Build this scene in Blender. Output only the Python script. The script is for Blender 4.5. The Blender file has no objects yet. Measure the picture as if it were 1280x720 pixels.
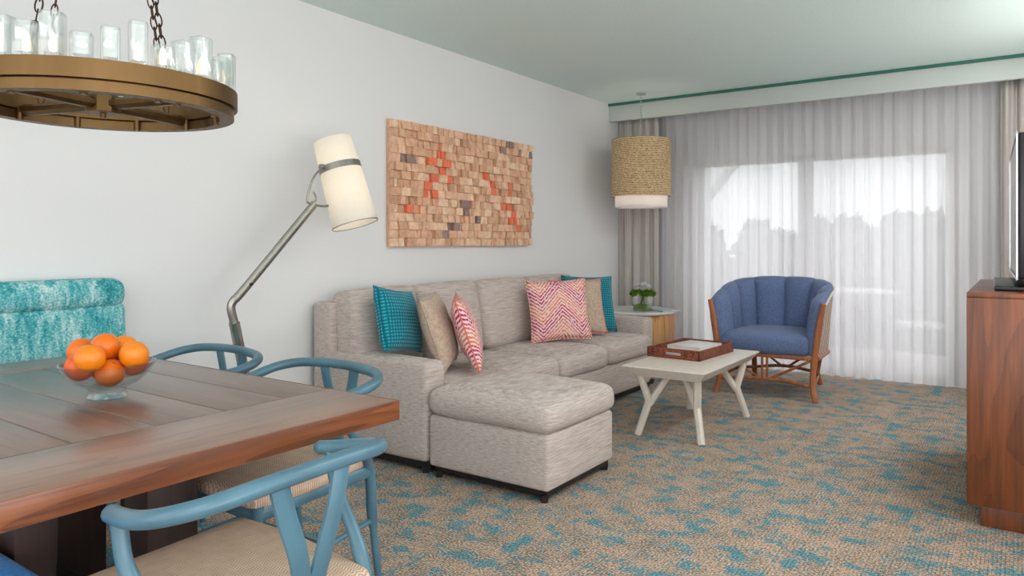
import bpy, bmesh, math, random
from mathutils import Vector, Matrix, Euler
random.seed(7)
PI = math.pi
SC = bpy.context.scene
COL = SC.collection

# ------------------------------------------------------------------ materials
def s(r, g, b):
    f = lambda c: (c/255/12.92) if c/255 <= .04045 else ((c/255+.055)/1.055)**2.4
    return (f(r), f(g), f(b), 1)

class NT:
    def __init__(self, name, rough=.6, metal=0., spec=.5, base=None):
        self.m = bpy.data.materials.new(name); self.m.use_nodes = True
        self.nt = self.m.node_tree; self.nt.nodes.clear()
        self.out = self.n('ShaderNodeOutputMaterial')
        self.b = self.n('ShaderNodeBsdfPrincipled')
        self.l(self.b.outputs[0], self.out.inputs[0])
        self.set('Roughness', rough); self.set('Metallic', metal); self.set('Specular IOR Level', spec)
        if base: self.set('Base Color', base)
    def n(self, t, **k):
        o = self.nt.nodes.new(t)
        for a, v in k.items(): setattr(o, a, v)
        return o
    def l(self, a, b): self.nt.links.new(a, b)
    def put(self, sock, v):
        if isinstance(v, bpy.types.NodeSocket): self.l(v, sock)
        else: sock.default_value = v
    def set(self, k, v): self.put(self.b.inputs[k], v)
    def co(self, scale=(1, 1, 1), rot=(0, 0, 0), loc=(0, 0, 0), kind='Object'):
        t = self.n('ShaderNodeTexCoord'); m = self.n('ShaderNodeMapping')
        self.l(t.outputs[kind], m.inputs[0])
        m.inputs['Scale'].default_value = scale; m.inputs['Rotation'].default_value = rot; m.inputs['Location'].default_value = loc
        return m.outputs[0]
    def noise(self, v, scale=5., detail=3., rough=.5, dist=0.):
        o = self.n('ShaderNodeTexNoise'); self.l(v, o.inputs['Vector'])
        o.inputs['Scale'].default_value = scale; o.inputs['Detail'].default_value = detail
        o.inputs['Roughness'].default_value = rough; o.inputs['Distortion'].default_value = dist
        return o.outputs[0]
    def wave(self, v, scale=5., dist=0., axis='X', prof='SIN', kind='BANDS', detail=2., dscale=1.):
        o = self.n('ShaderNodeTexWave', wave_type=kind, wave_profile=prof)
        if kind == 'BANDS': o.bands_direction = axis
        else: o.rings_direction = axis
        self.l(v, o.inputs['Vector']); o.inputs['Scale'].default_value = scale
        o.inputs['Distortion'].default_value = dist; o.inputs['Detail'].default_value = detail; o.inputs['Detail Scale'].default_value = dscale
        return o.outputs['Fac']
    def vor(self, v, scale=5., feature='F1', out='Distance'):
        o = self.n('ShaderNodeTexVoronoi', feature=feature); self.l(v, o.inputs['Vector']); o.inputs['Scale'].default_value = scale
        return o.outputs[out]
    def ramp(self, fac, stops, interp='LINEAR'):
        o = self.n('ShaderNodeValToRGB'); o.color_ramp.interpolation = interp
        e = o.color_ramp.elements
        while len(e) < len(stops): e.new(.5)
        for k, (p, c) in zip(e, stops): k.position = p; k.color = c if len(c) == 4 else (*c, 1)
        self.l(fac, o.inputs[0]); return o.outputs[0]
    def step(self, fac, a, b): return self.ramp(fac, [(a, (0, 0, 0, 1)), (b, (1, 1, 1, 1))])
    def mix(self, fac, a, b, mode='MIX'):
        o = self.n('ShaderNodeMix', data_type='RGBA', blend_type=mode)
        self.put(o.inputs[0], fac); self.put(o.inputs[6], a); self.put(o.inputs[7], b); return o.outputs[2]
    def math(self, op, a, b=0., c=0.):
        o = self.n('ShaderNodeMath', operation=op); self.put(o.inputs[0], a); self.put(o.inputs[1], b); self.put(o.inputs[2], c); return o.outputs[0]
    def xyz(self, v):
        o = self.n('ShaderNodeSeparateXYZ'); self.l(v, o.inputs[0]); return o.outputs
    def bump(self, h, strength=.3, dist=.01):
        o = self.n('ShaderNodeBump'); o.inputs['Strength'].default_value = strength; o.inputs['Distance'].default_value = dist
        self.l(h, o.inputs['Height']); self.set('Normal', o.outputs[0])

def plain(name, col, rough=.5, metal=0., spec=.5, var=.06, vs=20.):
    t = NT(name, rough, metal, spec)
    n = t.noise(t.co(), vs, 3)
    d = tuple(max(0, c*(1-var*2)) for c in col[:3])+(1,); e = tuple(min(1, c*(1+var*2)) for c in col[:3])+(1,)
    t.set('Base Color', t.ramp(n, [(.25, d), (.75, e)])); return t.m

def wood(name, dark, mid, light, axis=1, rough=.4, scale=1., ring=.16, bump=.05, spec=.5, coat=0.):
    t = NT(name, rough, 0, spec)
    sc = [1.5, 1.5, 1.5]; k = [26*scale]*3; k[axis] = 1.6*scale
    v = t.co(tuple(k)); n1 = t.noise(v, 1., 4, .6, .4)
    k2 = [130*scale]*3; k2[axis] = 5*scale
    n2 = t.noise(t.co(tuple(k2)), 1., 3, .65)
    k3 = [7*scale]*3; k3[axis] = .9*scale
    w = t.noise(t.co(tuple(k3)), 1., 2, .5, .3)
    w = t.math('FRACT', t.math('MULTIPLY', w, 9.))
    w = t.step(w, .0, .6) if ring else n1; ring = ring or .28
    f = t.math('ADD', t.math('MULTIPLY', n1, .5), t.math('MULTIPLY', w, ring*1.))
    f = t.math('ADD', f, t.math('MULTIPLY', n2, .3))
    c = t.ramp(f, [(.3, dark), (.52, mid), (.8, light)])
    t.set('Base Color', c); t.bump(n2, bump, .002)
    if coat: t.set('Coat Weight', coat); t.set('Coat Roughness', .36)
    return t.m

def fabric(name, dark, mid, light, sc=(26, 9, 230), weave=420., rough=.9, bump=.25, lo=.33, hi=.67):
    t = NT(name, rough, 0, .2)
    n = t.noise(t.co(sc), 1., 3, .7); n2 = t.noise(t.co((260, 260, 260)), 1., 2, .6)
    f = t.math('ADD', t.math('MULTIPLY', n, .7), t.math('MULTIPLY', n2, .3))
    t.set('Base Color', t.ramp(f, [(lo, dark), (.5, mid), (hi, light)]))
    w = t.noise(t.co((weave, weave, weave)), 1., 2)
    t.bump(t.math('ADD', w, n), bump, .002)
    t.set('Sheen Weight', .15); return t.m

def carpet():
    t = NT('carpet', .95, 0, .1)
    co = t.co()
    x, y, z = t.xyz(co)
    blot = t.noise(t.co((8.5, 10.5, 1)), 1., 1.5, .5, 0.)
    fine = t.noise(t.co((62, 95, 1)), 1., 2, .7)
    loop = t.noise(t.co((115, 115, 1), loc=(3, 7, 0)), 1., 1, .5)
    stripe = t.noise(t.co((22, .5, 1)), 1., 2, .6)
    m = t.math('ADD', blot, t.math('MULTIPLY', t.math('SUBTRACT', fine, .5), .75))
    m = t.math('SUBTRACT', m, t.math('MULTIPLY', t.math('SUBTRACT', stripe, .5), .34))
    teal = t.step(m, .555, .605)
    tan = t.ramp(loop, [(.30, s(120, 98, 82)), (.46, s(186, 158, 138)), (.68, s(216, 190, 170))])
    fn = t.noise(t.co((95, 135, 1), loc=(11, 2, 0)), 1., 1.5, .6)
    den = t.noise(t.co((7, 7, 1), loc=(2, 9, 0)), 1., 2, .6)
    fleck = t.step(t.math('ADD', fn, t.math('MULTIPLY', t.math('SUBTRACT', den, .5), .35)), .50, .565)
    hue = t.noise(t.co((45, 60, 1), loc=(5, 5, 0)), 1., 1)
    fleckc = t.ramp(hue, [(.36, s(176, 116, 86)), (.42, s(78, 74, 66)), (.50, s(58, 92, 94)), (.58, s(64, 128, 138)), (.68, s(96, 146, 146))])
    rib = t.math('ABSOLUTE', t.math('SUBTRACT', t.math('FRACT', t.math('MULTIPLY', x, 78.)), .5))
    base = t.mix(t.math('MULTIPLY', fleck, .78), tan, fleckc)
    tc = t.ramp(loop, [(.3, s(30, 96, 114)), (.5, s(58, 138, 156)), (.7, s(108, 170, 180))])
    c = t.mix(t.math('MULTIPLY', teal, .8), base, tc)
    c = t.mix(t.step(rib, .36, .48), c, (.62, .60, .58, 1), 'MULTIPLY')
    t.set('Base Color', c); t.bump(t.math('ADD', loop, fine), .5, .006); return t.m

def metal(name, col, rough=.3, brushed=True):
    t = NT(name, rough, 1., .5)
    n = t.noise(t.co((40, 40, 6)), 1., 3)
    d = tuple(c*.8 for c in col[:3])+(1,)
    t.set('Base Color', t.ramp(n, [(.3, d), (.7, col)])); t.set('Roughness', t.ramp(n, [(.3, (rough*.8,)*3), (.7, (min(1, rough*1.25),)*3)])); return t.m

def clear_glass(name, tint=(1, 1, 1, 1), gl=.12, white=0., rough=.03):
    """thin glass sheet: mostly clear, Fresnel reflections, a little milky"""
    t = NT(name); t.nt.nodes.remove(t.b)
    tr = t.n('ShaderNodeBsdfTransparent'); tr.inputs[0].default_value = tint
    g = t.n('ShaderNodeBsdfGlossy'); g.inputs['Roughness'].default_value = rough
    fr = t.n('ShaderNodeLayerWeight'); fr.inputs[0].default_value = .35
    nz = t.noise(t.co((30, 30, 12)), 1., 2)
    f = t.math('ADD', t.math('MULTIPLY', fr.outputs['Facing'], gl*3), t.math('MULTIPLY', nz, gl*.3))
    mx = t.n('ShaderNodeMixShader'); t.l(f, mx.inputs[0]); t.l(tr.outputs[0], mx.inputs[1]); t.l(g.outputs[0], mx.inputs[2])
    o = mx.outputs[0]
    if white:
        d = t.n('ShaderNodeBsdfTranslucent'); d.inputs[0].default_value = (.92, .95, .94, 1)
        d2 = t.n('ShaderNodeBsdfDiffuse'); d2.inputs[0].default_value = (.92, .95, .94, 1)
        a = t.n('ShaderNodeAddShader'); t.l(d.outputs[0], a.inputs[0]); t.l(d2.outputs[0], a.inputs[1])
        m2 = t.n('ShaderNodeMixShader'); m2.inputs[0].default_value = white
        t.l(o, m2.inputs[1]); t.l(d2.outputs[0], m2.inputs[2]); o = m2.outputs[0]
    t.l(o, t.out.inputs[0]); return t.m

def emit(name, col, st):
    t = NT(name, .5, 0, .5, col); t.set('Emission Color', col); t.set('Emission Strength', st); return t.m

def shade_mat(name, col, trans=.5, weave=300.):
    t = NT(name); t.nt.nodes.remove(t.b)
    n = t.noise(t.co((weave, weave, weave*.5)), 1., 2)
    c = t.ramp(n, [(.3, tuple(q*.92 for q in col[:3])+(1,)), (.7, col)])
    d = t.n('ShaderNodeBsdfDiffuse'); t.l(c, d.inputs[0])
    r = t.n('ShaderNodeBsdfTranslucent'); t.l(c, r.inputs[0])
    mx = t.n('ShaderNodeMixShader'); mx.inputs[0].default_value = trans
    t.l(d.outputs[0], mx.inputs[1]); t.l(r.outputs[0], mx.inputs[2]); t.l(mx.outputs[0], t.out.inputs[0]); return t.m

def sheer_mat():
    t = NT('sheer_voile'); t.nt.nodes.remove(t.b)
    st = t.noise(t.co((62, 6, .10)), 1., 4, .75)
    st2 = t.noise(t.co((5, 2, .05), loc=(3, 0, 0)), 1., 2, .5)
    f = t.math('ADD', t.math('MULTIPLY', st, .6), t.math('MULTIPLY', st2, .4))
    a = t.ramp(f, [(.30, (.06,)*3), (.5, (.115,)*3), (.70, (.20,)*3)])
    tr = t.n('ShaderNodeBsdfTransparent')
    d = t.n('ShaderNodeBsdfDiffuse'); d.inputs[0].default_value = s(238, 236, 238)
    r = t.n('ShaderNodeBsdfTranslucent'); r.inputs[0].default_value = s(240, 238, 240)
    m1 = t.n('ShaderNodeMixShader'); m1.inputs[0].default_value = .6
    t.l(d.outputs[0], m1.inputs[1]); t.l(r.outputs[0], m1.inputs[2])
    m2 = t.n('ShaderNodeMixShader'); t.l(a, m2.inputs[0]); t.l(m1.outputs[0], m2.inputs[1]); t.l(tr.outputs[0], m2.inputs[2])
    t.l(m2.outputs[0], t.out.inputs[0]); return t.m

def drape_mat():
    t = NT('drape_linen', .9, 0, .2)
    n = t.noise(t.co((90, 30, 1.2)), 1., 3, .7); n2 = t.noise(t.co((200, 200, 200)), 1., 2)
    f = t.math('ADD', t.math('MULTIPLY', n, .75), t.math('MULTIPLY', n2, .25))
    t.set('Base Color', t.ramp(f, [(.3, s(158, 151, 147)), (.7, s(206, 200, 195))])); t.bump(n2, .2, .002); return t.m

def wallpaint(name, col, var=.02, bump=.06, sc=(160, 160, 160)):
    t = NT(name, .75, 0, .25)
    n = t.noise(t.co(sc), 1., 3); d = tuple(c*(1-var) for c in col[:3])+(1,)
    t.set('Base Color', t.ramp(n, [(.3, d), (.7, col)])); t.bump(n, bump, .003); return t.m

def chevron():
    t = NT('chevron_print', .9, 0, .2)
    x, y, z = t.xyz(t.co())
    zig = t.math('ABSOLUTE', t.math('SUBTRACT', t.math('FRACT', t.math('ADD', t.math('MULTIPLY', x, 3.3), .5)), .5))
    v = t.math('ADD', y, t.math('MULTIPLY', zig, .29))
    jag = t.math('MULTIPLY', t.math('SUBTRACT', t.noise(t.co((60, 25, 1)), 1., 2), .5), .02)
    v = t.math('ADD', v, jag)
    band = t.math('FRACT', t.math('MULTIPLY', v, 38.))
    line = t.step(band, .40, .56)
    hue = t.math('FRACT', t.math('ADD', t.math('MULTIPLY', v, 4.6), .12))
    cc = t.ramp(hue, [(0, s(188, 36, 100)), (.26, s(196, 50, 104)), (.40, s(222, 106, 84)), (.66, s(226, 128, 104)), (.85, s(208, 96, 110)), (1, s(188, 36, 100))])
    brk = t.step(t.noise(t.co((70, 40, 1), loc=(4, 1, 0)), 1., 2, .7), .36, .44)
    t.set('Base Color', t.mix(t.math('MULTIPLY', line, brk), s(226, 208, 200), cc))
    t.bump(t.noise(t.co((350, 350, 350)), 1., 2), .25, .002); return t.m

def waffle():
    t = NT('teal_waffle', .85, 0, .2)
    v = t.co((1, 1, 1)); a = t.wave(v, 17., .3, 'X'); b = t.wave(v, 17., .3, 'Y')
    h = t.math('MULTIPLY', a, b)
    t.set('Base Color', t.ramp(h, [(0, s(4, 98, 116)), (.45, s(22, 148, 164)), (1, s(48, 176, 190))])); t.bump(h, .7, .008)
    t.set('Sheen Weight', .2); return t.m

def herring():
    t = NT('herringbone_weave', .85, 0, .2)
    x, y, z = t.xyz(t.co())
    zig = t.math('ABSOLUTE', t.math('SUBTRACT', t.math('FRACT', t.math('MULTIPLY', x, 44.)), .5))
    b = t.math('FRACT', t.math('ADD', t.math('MULTIPLY', y, 125.), t.math('MULTIPLY', zig, 1.6)))
    m = t.step(t.math('ABSOLUTE', t.math('SUBTRACT', b, .5)), .12, .3)
    n = t.noise(t.co((30, 30, 30)), 1., 2)
    t.set('Base Color', t.mix(m, s(164, 138, 118), t.ramp(n, [(.3, s(196, 170, 148)), (.7, s(212, 188, 166))])))
    t.bump(m, .25, .003); return t.m

def cane():
    t = NT('woven_cane', .6, 0, .3)
    v = t.co((1, 1, 1)); x, y, z = t.xyz(v)
    h = t.math('ADD', x, y)
    col = t.math('FRACT', t.math('MULTIPLY', t.math('SUBTRACT', y, x), 17.)); 
    row = t.math('FRACT', t.math('ADD', t.math('MULTIPLY', z, 21.), t.math('MULTIPLY', t.math('GREATER_THAN', col, .5), .5)))
    a = t.step(t.math('ABSOLUTE', t.math('SUBTRACT', row, .5)), .16, .3)
    t.set('Base Color', t.mix(a, s(92, 58, 42), s(226, 206, 188))); t.bump(a, .6, .006); return t.m

def wicker(name, dark, light, sx=120., sz=120., bump=.8):
    t = NT(name, .65, 0, .3)
    n = t.noise(t.co((sx, sx, sz)), 1., 2, .6, .4); n2 = t.noise(t.co((25, 25, 14)), 1., 3)
    f = t.math('ADD', t.math('MULTIPLY', n, .75), t.math('MULTIPLY', n2, .25))
    t.set('Base Color', t.ramp(f, [(.36, dark), (.6, light)])); t.bump(n, bump, .008); return t.m

def rope():
    t = NT('seagrass_rope', .8, 0, .2)
    v = t.co((1, 1, 1)); x, y, z = t.xyz(v)
    w = t.math('FRACT', t.math('MULTIPLY', z, 62.))
    n = t.noise(t.co((60, 60, 75)), 1., 2, .7, .8)
    h = t.math('ADD', t.math('ABSOLUTE', t.math('SUBTRACT', w, .5)), t.math('MULTIPLY', n, 1.3))
    t.set('Base Color', t.ramp(h, [(.60, s(140, 106, 70)), (.86, s(200, 168, 124)), (1., s(232, 206, 166))])); t.bump(h, .8, .01); return t.m

def teal_boucle():
    t = NT('teal_boucle', .9, 0, .2)
    n = t.noise(t.co((120, 120, 120)), 1., 3, .7); p = t.noise(t.co((14, 14, 5)), 1., 2, .5, .6)
    st = t.noise(t.co((60, 60, 9)), 1., 2)
    f = t.math('ADD', t.math('MULTIPLY', n, .45), t.math('ADD', t.math('MULTIPLY', p, .35), t.math('MULTIPLY', st, .25)))
    t.set('Base Color', t.ramp(f, [(.38, s(22, 116, 126)), (.49, s(72, 162, 168)), (.56, s(140, 194, 196)), (.66, s(212, 220, 220))])); t.bump(n, .5, .006); return t.m

def orange_peel(i):
    c = [(236, 116, 8), (240, 132, 14), (226, 92, 6)][i]
    t = NT('orange_peel', .38, 0, .5)
    n = t.noise(t.co((6, 6, 6)), 1., 2)
    t.set('Base Color', t.ramp(n, [(.3, s(*[max(0, int(q*.93)) for q in c])), (.7, s(*c))]))
    t.bump(t.noise(t.co((260, 260, 260)), 1., 1), .25, .002); t.set('Subsurface Weight', .05); return t.m

MT = dict(
    wall=wallpaint('wall_paint', s(224, 224, 224), .02, .05), ceil=wallpaint('ceiling_paint', s(216, 233, 229), .05, .5, (55, 55, 55)),
    pelmet=wallpaint('pelmet_paint', s(194, 202, 197)), green=plain('green_gap_shade', s(50, 108, 94), .6), trimw=plain('white_trim', s(225, 225, 222), .5),
    carpet=carpet(), sofa=fabric('sofa_linen', s(150, 137, 129), s(186, 173, 166), s(212, 202, 197)),
    black=plain('black_wood', s(22, 20, 20), .4), walnut=wood('table_walnut_sheen', s(74, 54, 44), s(112, 84, 70), s(138, 108, 90), 0, .42, 1., .08, .05, .5, 1.),  # plank brown is greyed to carry the sheen of reflected room light
    walnut_sheen_y=wood('table_border_sheen', s(88, 58, 42), s(126, 90, 70), s(154, 114, 90), 1, .40, 1., .14, .05, .5, 1.), darkw=wood('dark_stained_wood', s(26, 14, 10), s(48, 26, 18), s(62, 34, 24), 2, .5),  # border boards likewise have reflected sheen mixed into their colour
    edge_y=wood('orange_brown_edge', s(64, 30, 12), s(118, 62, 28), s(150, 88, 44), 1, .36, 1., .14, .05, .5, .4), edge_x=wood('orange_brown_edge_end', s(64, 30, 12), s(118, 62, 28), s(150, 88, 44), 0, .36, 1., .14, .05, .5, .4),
    oak=wood('red_oak', s(74, 34, 12), s(130, 68, 28), s(162, 98, 46), 2, .38, .8, .08, .05, .5, .3), rattan=wood('rattan_pole', s(104, 56, 28), s(156, 92, 54), s(184, 120, 76), 2, .45, 1., False),
    pale=wood('natural_timber', s(172, 116, 66), s(212, 160, 106), s(230, 186, 136), 2, .6, .8), tmid=wood('amber_timber', s(168, 106, 56), s(206, 146, 90), s(226, 172, 116), 2, .6, .8),
    bluep=plain('blue_lacquer', s(74, 110, 126), .32, 0, .5, .12, 9.), herring=herring(), teal=waffle(), tan=fabric('tan_cotton', s(160, 138, 120), s(184, 162, 144), s(198, 178, 160), (50, 50, 50), 300), 
    chev=chevron(), coral=fabric('coral_piping', s(196, 96, 84), s(214, 120, 104), s(226, 150, 132), (100, 100, 100)),
    denim=fabric('denim_chenille', s(80, 95, 130), s(98, 115, 152), s(116, 134, 170), (140, 140, 60), 300, .9, .15), cane=cane(), cream=plain('cream_lacquer', s(216, 208, 196), .35, 0, .5, .03),
    wick=wicker('brown_wicker', s(62, 26, 18), s(150, 86, 62)), rope=rope(), boucle=teal_boucle(), brass=metal('antique_brass', s(118, 92, 60), .45), bronze=metal('dark_bronze', s(74, 52, 44), .4),
    steel=metal('brushed_steel', s(176, 170, 164), .32), gun=metal('grey_steel', s(158, 156, 148), .4), chrome=metal('chrome', s(225, 228, 228), .12),
    shade=shade_mat('linen_shade', s(246, 242, 234), .5), shadew=shade_mat('white_shade', s(250, 246, 244), .5), glass=clear_glass('clear_glass', (.97, .985, .98, 1), .13), bowl=clear_glass('bowl_glass', (.95, .96, .96, 1), .2),
    tube=clear_glass('cast_glass', (.95, .97, .965, 1), .25, .10, .10), pane=clear_glass('window_glass', (.96, .98, .98, 1), .05), sheer=sheer_mat(), drape=drape_mat(),
    bulb=emit('warm_bulb', (1, .76, .5, 1), 1.1), bulbw=emit('lamp_bulb', (1, .88, .72, 1), 3.), tv=plain('black_plastic', s(24, 20, 24), .3), screen=plain('screen_glass', s(14, 15, 18), .08), silver=metal('silver_trim', s(205, 208, 208), .2),
    leaf=plain('leaf_green', s(96, 136, 30), .5, 0, .4, .25, 60.), petal=plain('white_petal', s(240, 238, 244), .6), stem=plain('stem_green', s(70, 96, 44), .5), 
    marble=plain('pale_marble', s(216, 216, 216), .25, 0, .5, .05, 8.), bookc=plain('grey_book_cover', s(206, 202, 198), .35), bookr=plain('burgundy_cover', s(112, 36, 44), .4), paper=plain('paper_pages', s(236, 230, 226), .8), bookb=plain('pale_blue_cover', s(176, 192, 202), .3),
    frame=plain('door_aluminium', s(196, 194, 194), .4), deck=plain('balcony_concrete', s(208, 205, 202), .8), rail=plain('grey_railing', s(120, 120, 124), .5), lawn=plain('distant_ground', s(120, 130, 112), .9), tree=plain('hazed_leaves', s(140, 146, 140), .9, 0, .2, .2, 2.), bark=plain('bark', s(80, 72, 66), .9),
    peel0=orange_peel(0), peel1=orange_peel(1), peel2=orange_peel(2), navel=plain('orange_navel', s(110, 92, 30), .6), bluecloth=fabric('bright_blue_cloth', s(0, 112, 200), s(6, 140, 226), s(40, 160, 240), (80, 80, 80)), wire=plain('black_cable', s(30, 28, 28), .5),
)
BW = [plain('block_wood', s(*c), .7, 0, .3, .10, 30.) for c in [(226, 188, 156), (218, 174, 142), (208, 164, 132), (230, 196, 166), (202, 158, 128), (222, 178, 150)]]
BG = plain('weathered_block', s(150, 124, 116), .7, 0, .3, .12, 30.); BO = plain('orange_painted_block', s(226, 118, 86), .6, 0, .3, .08, 30.)

# ------------------------------------------------------------------ mesh building
class MB:
    def __init__(self): self.v = []; self.f = []; self.mi = []
    def add(self, vs, fs, mi=0):
        b = len(self.v); self.v += [tuple(p) for p in vs]; self.f += [[b+i for i in f] for f in fs]; self.mi += [mi]*len(fs); return self
    def xf(self, M, start=0):
        for i in range(start, len(self.v)): self.v[i] = tuple(M @ Vector(self.v[i]))
        return self
    def box(self, lo, hi, mi=0, r=None):
        if r: return self.soft(lo, hi, r, (0, 0, 0), 1, 2, mi)
        x0, y0, z0 = lo; x1, y1, z1 = hi
        return self.add([(x0, y0, z0), (x1, y0, z0), (x1, y1, z0), (x0, y1, z0), (x0, y0, z1), (x1, y0, z1), (x1, y1, z1), (x0, y1, z1)],
                        [(3, 2, 1, 0), (4, 5, 6, 7), (0, 1, 5, 4), (1, 2, 6, 5), (2, 3, 7, 6), (3, 0, 4, 7)], mi)
    def soft(self, lo, hi, r, puff=(0, 0, 0), n=8, k=3, mi=0, wob=0., seed=0):
        """rounded box; puff bulges each pair of faces"""
        ax = []
        for a in range(3):
            L = hi[a]-lo[a]; q = min(r, L*.499)
            t = [lo[a]+q*(1-math.cos(i/k*PI/2)) for i in range(k)] + [lo[a]+q+(L-2*q)*i/n for i in range(n+1)] + [hi[a]-q*(1-math.cos((k-1-i)/k*PI/2)) for i in range(k)]
            ax.append(t)
        N = [len(t)-1 for t in ax]; idx = {}; vs = []; fs = []
        def P(i, j, l):
            key = (i, j, l)
            if key in idx: return idx[key]
            p = [ax[0][i], ax[1][j], ax[2][l]]
            c = [min(max(p[a], lo[a]+min(r, (hi[a]-lo[a])*.499)), hi[a]-min(r, (hi[a]-lo[a])*.499)) for a in range(3)]
            d = [p[a]-c[a] for a in range(3)]; m = math.sqrt(sum(q*q for q in d))
            if m > 1e-9: p = [c[a]+d[a]/m*min(r, min((hi[b]-lo[b])*.499 for b in range(3) if abs(d[b]) > 1e-9)) for a in range(3)]
            u = [2*(p[a]-lo[a])/(hi[a]-lo[a])-1 for a in range(3)]
            o = list(p)
            for a in range(3):
                if puff[a]:
                    b, e = [q for q in range(3) if q != a]
                    o[a] += puff[a]*u[a]*max(0, 1-u[b]**4)*max(0, 1-u[e]**4)
            if wob:
                from mathutils import noise as mn
                w = mn.noise_vector(Vector(o)*6+Vector((seed*7.3, 0, 0))); o = [o[a]+w[a]*wob for a in range(3)]
            vs.append(o); idx[key] = len(vs)-1; return idx[key]
        for i in range(N[0]):
            for j in range(N[1]):
                fs.append((P(i, j, 0), P(i, j+1, 0), P(i+1, j+1, 0), P(i+1, j, 0))); fs.append((P(i, j, N[2]), P(i+1, j, N[2]), P(i+1, j+1, N[2]), P(i, j+1, N[2])))
        for i in range(N[0]):
            for l in range(N[2]):
                fs.append((P(i, 0, l), P(i+1, 0, l), P(i+1, 0, l+1), P(i, 0, l+1))); fs.append((P(i, N[1], l), P(i, N[1], l+1), P(i+1, N[1], l+1), P(i+1, N[1], l)))
        for j in range(N[1]):
            for l in range(N[2]):
                fs.append((P(0, j, l), P(0, j, l+1), P(0, j+1, l+1), P(0, j+1, l))); fs.append((P(N[0], j, l), P(N[0], j+1, l), P(N[0], j+1, l+1), P(N[0], j, l+1)))
        return self.add(vs, fs, mi)
    def loft(self, rings, close=True, caps=True, mi=0, loop=False):
        n = len(rings[0]); vs = [p for r in rings for p in r]; fs = []
        R = len(rings)
        for a in range(R if loop else R-1):
            for i in range(n if close else n-1):
                j = (i+1) % n; b = (a+1) % R
                fs.append((a*n+i, a*n+j, b*n+j, b*n+i))
        if caps and not loop: fs.append(tuple(range(n-1, -1, -1))); fs.append(tuple((R-1)*n+i for i in range(n)))
        return self.add(vs, fs, mi)
    def tube(self, pts, r, seg=10, mi=0, flat=1., up=(0, 0, 1), loop=False, square=False):
        """sweep along pts; r number or list; flat scales the second (up) axis; square gives a rounded rectangle section"""
        P = [Vector(p) for p in pts]; rs = r if isinstance(r, (list, tuple)) else [r]*len(P); rings = []
        U = Vector(up); n = len(P)
        for i, p in enumerate(P):
            a = P[(i-1) % n] if (loop or i) else P[0]; b = P[(i+1) % n] if (loop or i < n-1) else P[-1]
            t = (b-a).normalized(); w = U-t*U.dot(t)
            if w.length < 1e-3: w = Vector((1, 0, 0))-t*t.x
            if w.length < 1e-3: w = Vector((0, 1, 0))-t*t.y
            w.normalize(); sd = t.cross(w); ring = []
            for k in range(seg):
                A = 2*PI*k/seg+(PI/seg if square else 0); c, q = math.cos(A), math.sin(A)
                if square: e = max(abs(c), abs(q)); c, q = c/e, q/e; h = (abs(c)**8+abs(q)**8)**(1/8); c, q = c/h, q/h
                ring.append(p+sd*(c*rs[i])+w*(q*rs[i]*flat))
            rings.append(ring)
        return self.loft(rings, True, True, mi, loop)
    def lathe(self, prof, c=(0, 0, 0), seg=32, mi=0, caps=True, loop=False):
        rings = [[(c[0]+r*math.cos(2*PI*k/seg), c[1]+r*math.sin(2*PI*k/seg), c[2]+z) for k in range(seg)] for r, z in prof]
        return self.loft(rings, True, caps, mi, loop)
    def prism(self, poly, z0, z1, mi=0):
        return self.loft([[(x, y, z0) for x, y in poly], [(x, y, z1) for x, y in poly]], True, True, mi)
    def grid(self, fn, nu, nv, mi=0):
        vs = [fn(i/nu, j/nv) for i in range(nu+1) for j in range(nv+1)]
        fs = [(i*(nv+1)+j, (i+1)*(nv+1)+j, (i+1)*(nv+1)+j+1, i*(nv+1)+j+1) for i in range(nu) for j in range(nv)]
        return self.add(vs, fs, mi)
    def build(self, name, mats, parent=None, loc=None, rot=None, angle=40, kind=None, label=None):
        me = bpy.data.meshes.new(name); me.from_pydata(self.v, [], self.f)
        bm = bmesh.new(); bm.from_mesh(me)
        bmesh.ops.recalc_face_normals(bm, faces=bm.faces); bm.to_mesh(me); bm.free()
        for m in (mats if isinstance(mats, list) else [mats]): me.materials.append(m)
        if len(me.polygons) == len(self.mi): me.polygons.foreach_set('material_index', self.mi)
        me.polygons.foreach_set('use_smooth', [True]*len(me.polygons)); me.set_sharp_from_angle(angle=math.radians(angle)); me.update()
        o = bpy.data.objects.new(name, me); COL.objects.link(o)
        if parent: o.parent = parent
        if loc: o.location = loc
        if rot: o.rotation_euler = rot
        if kind: o['kind'] = kind
        if label: o['label'] = label
        return o

def tag(o, label, cat, group=None, kind=None):
    o['label'] = label; o['category'] = cat
    if group: o['group'] = group
    if kind: o['kind'] = kind
    return o
def thing(name, label, cat, loc=(0, 0, 0), rz=0., group=None):
    o = bpy.data.objects.new(name, None); COL.objects.link(o); o.location = loc; o.rotation_euler = (0, 0, rz); o.empty_display_size = .1
    return tag(o, label, cat, group)
def dup(root, loc, rz, label=None, group=None):
    c = root.copy(); COL.objects.link(c); c.location = loc; c.rotation_euler = (0, 0, rz)
    if label: c['label'] = label
    if group: c['group'] = group
    for ch in list(root.children):
        d = ch.copy(); COL.objects.link(d); d.parent = c
        for g in list(ch.children):
            e = g.copy(); COL.objects.link(e); e.parent = d
    return c
def smooth(pts, n=6):
    """Catmull-Rom through pts"""
    P = [Vector(p) for p in pts]; out = []
    for i in range(len(P)-1):
        p0 = P[i-1] if i else P[0]*2-P[1]; p1, p2 = P[i], P[i+1]; p3 = P[i+2] if i+2 < len(P) else P[-1]*2-P[-2]
        for k in range(n):
            t = k/n; out.append(.5*((2*p1)+(p2-p0)*t+(2*p0-5*p1+4*p2-p3)*t*t+(3*p1-p0-3*p2+p3)*t**3))
    return out+[P[-1]]

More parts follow.
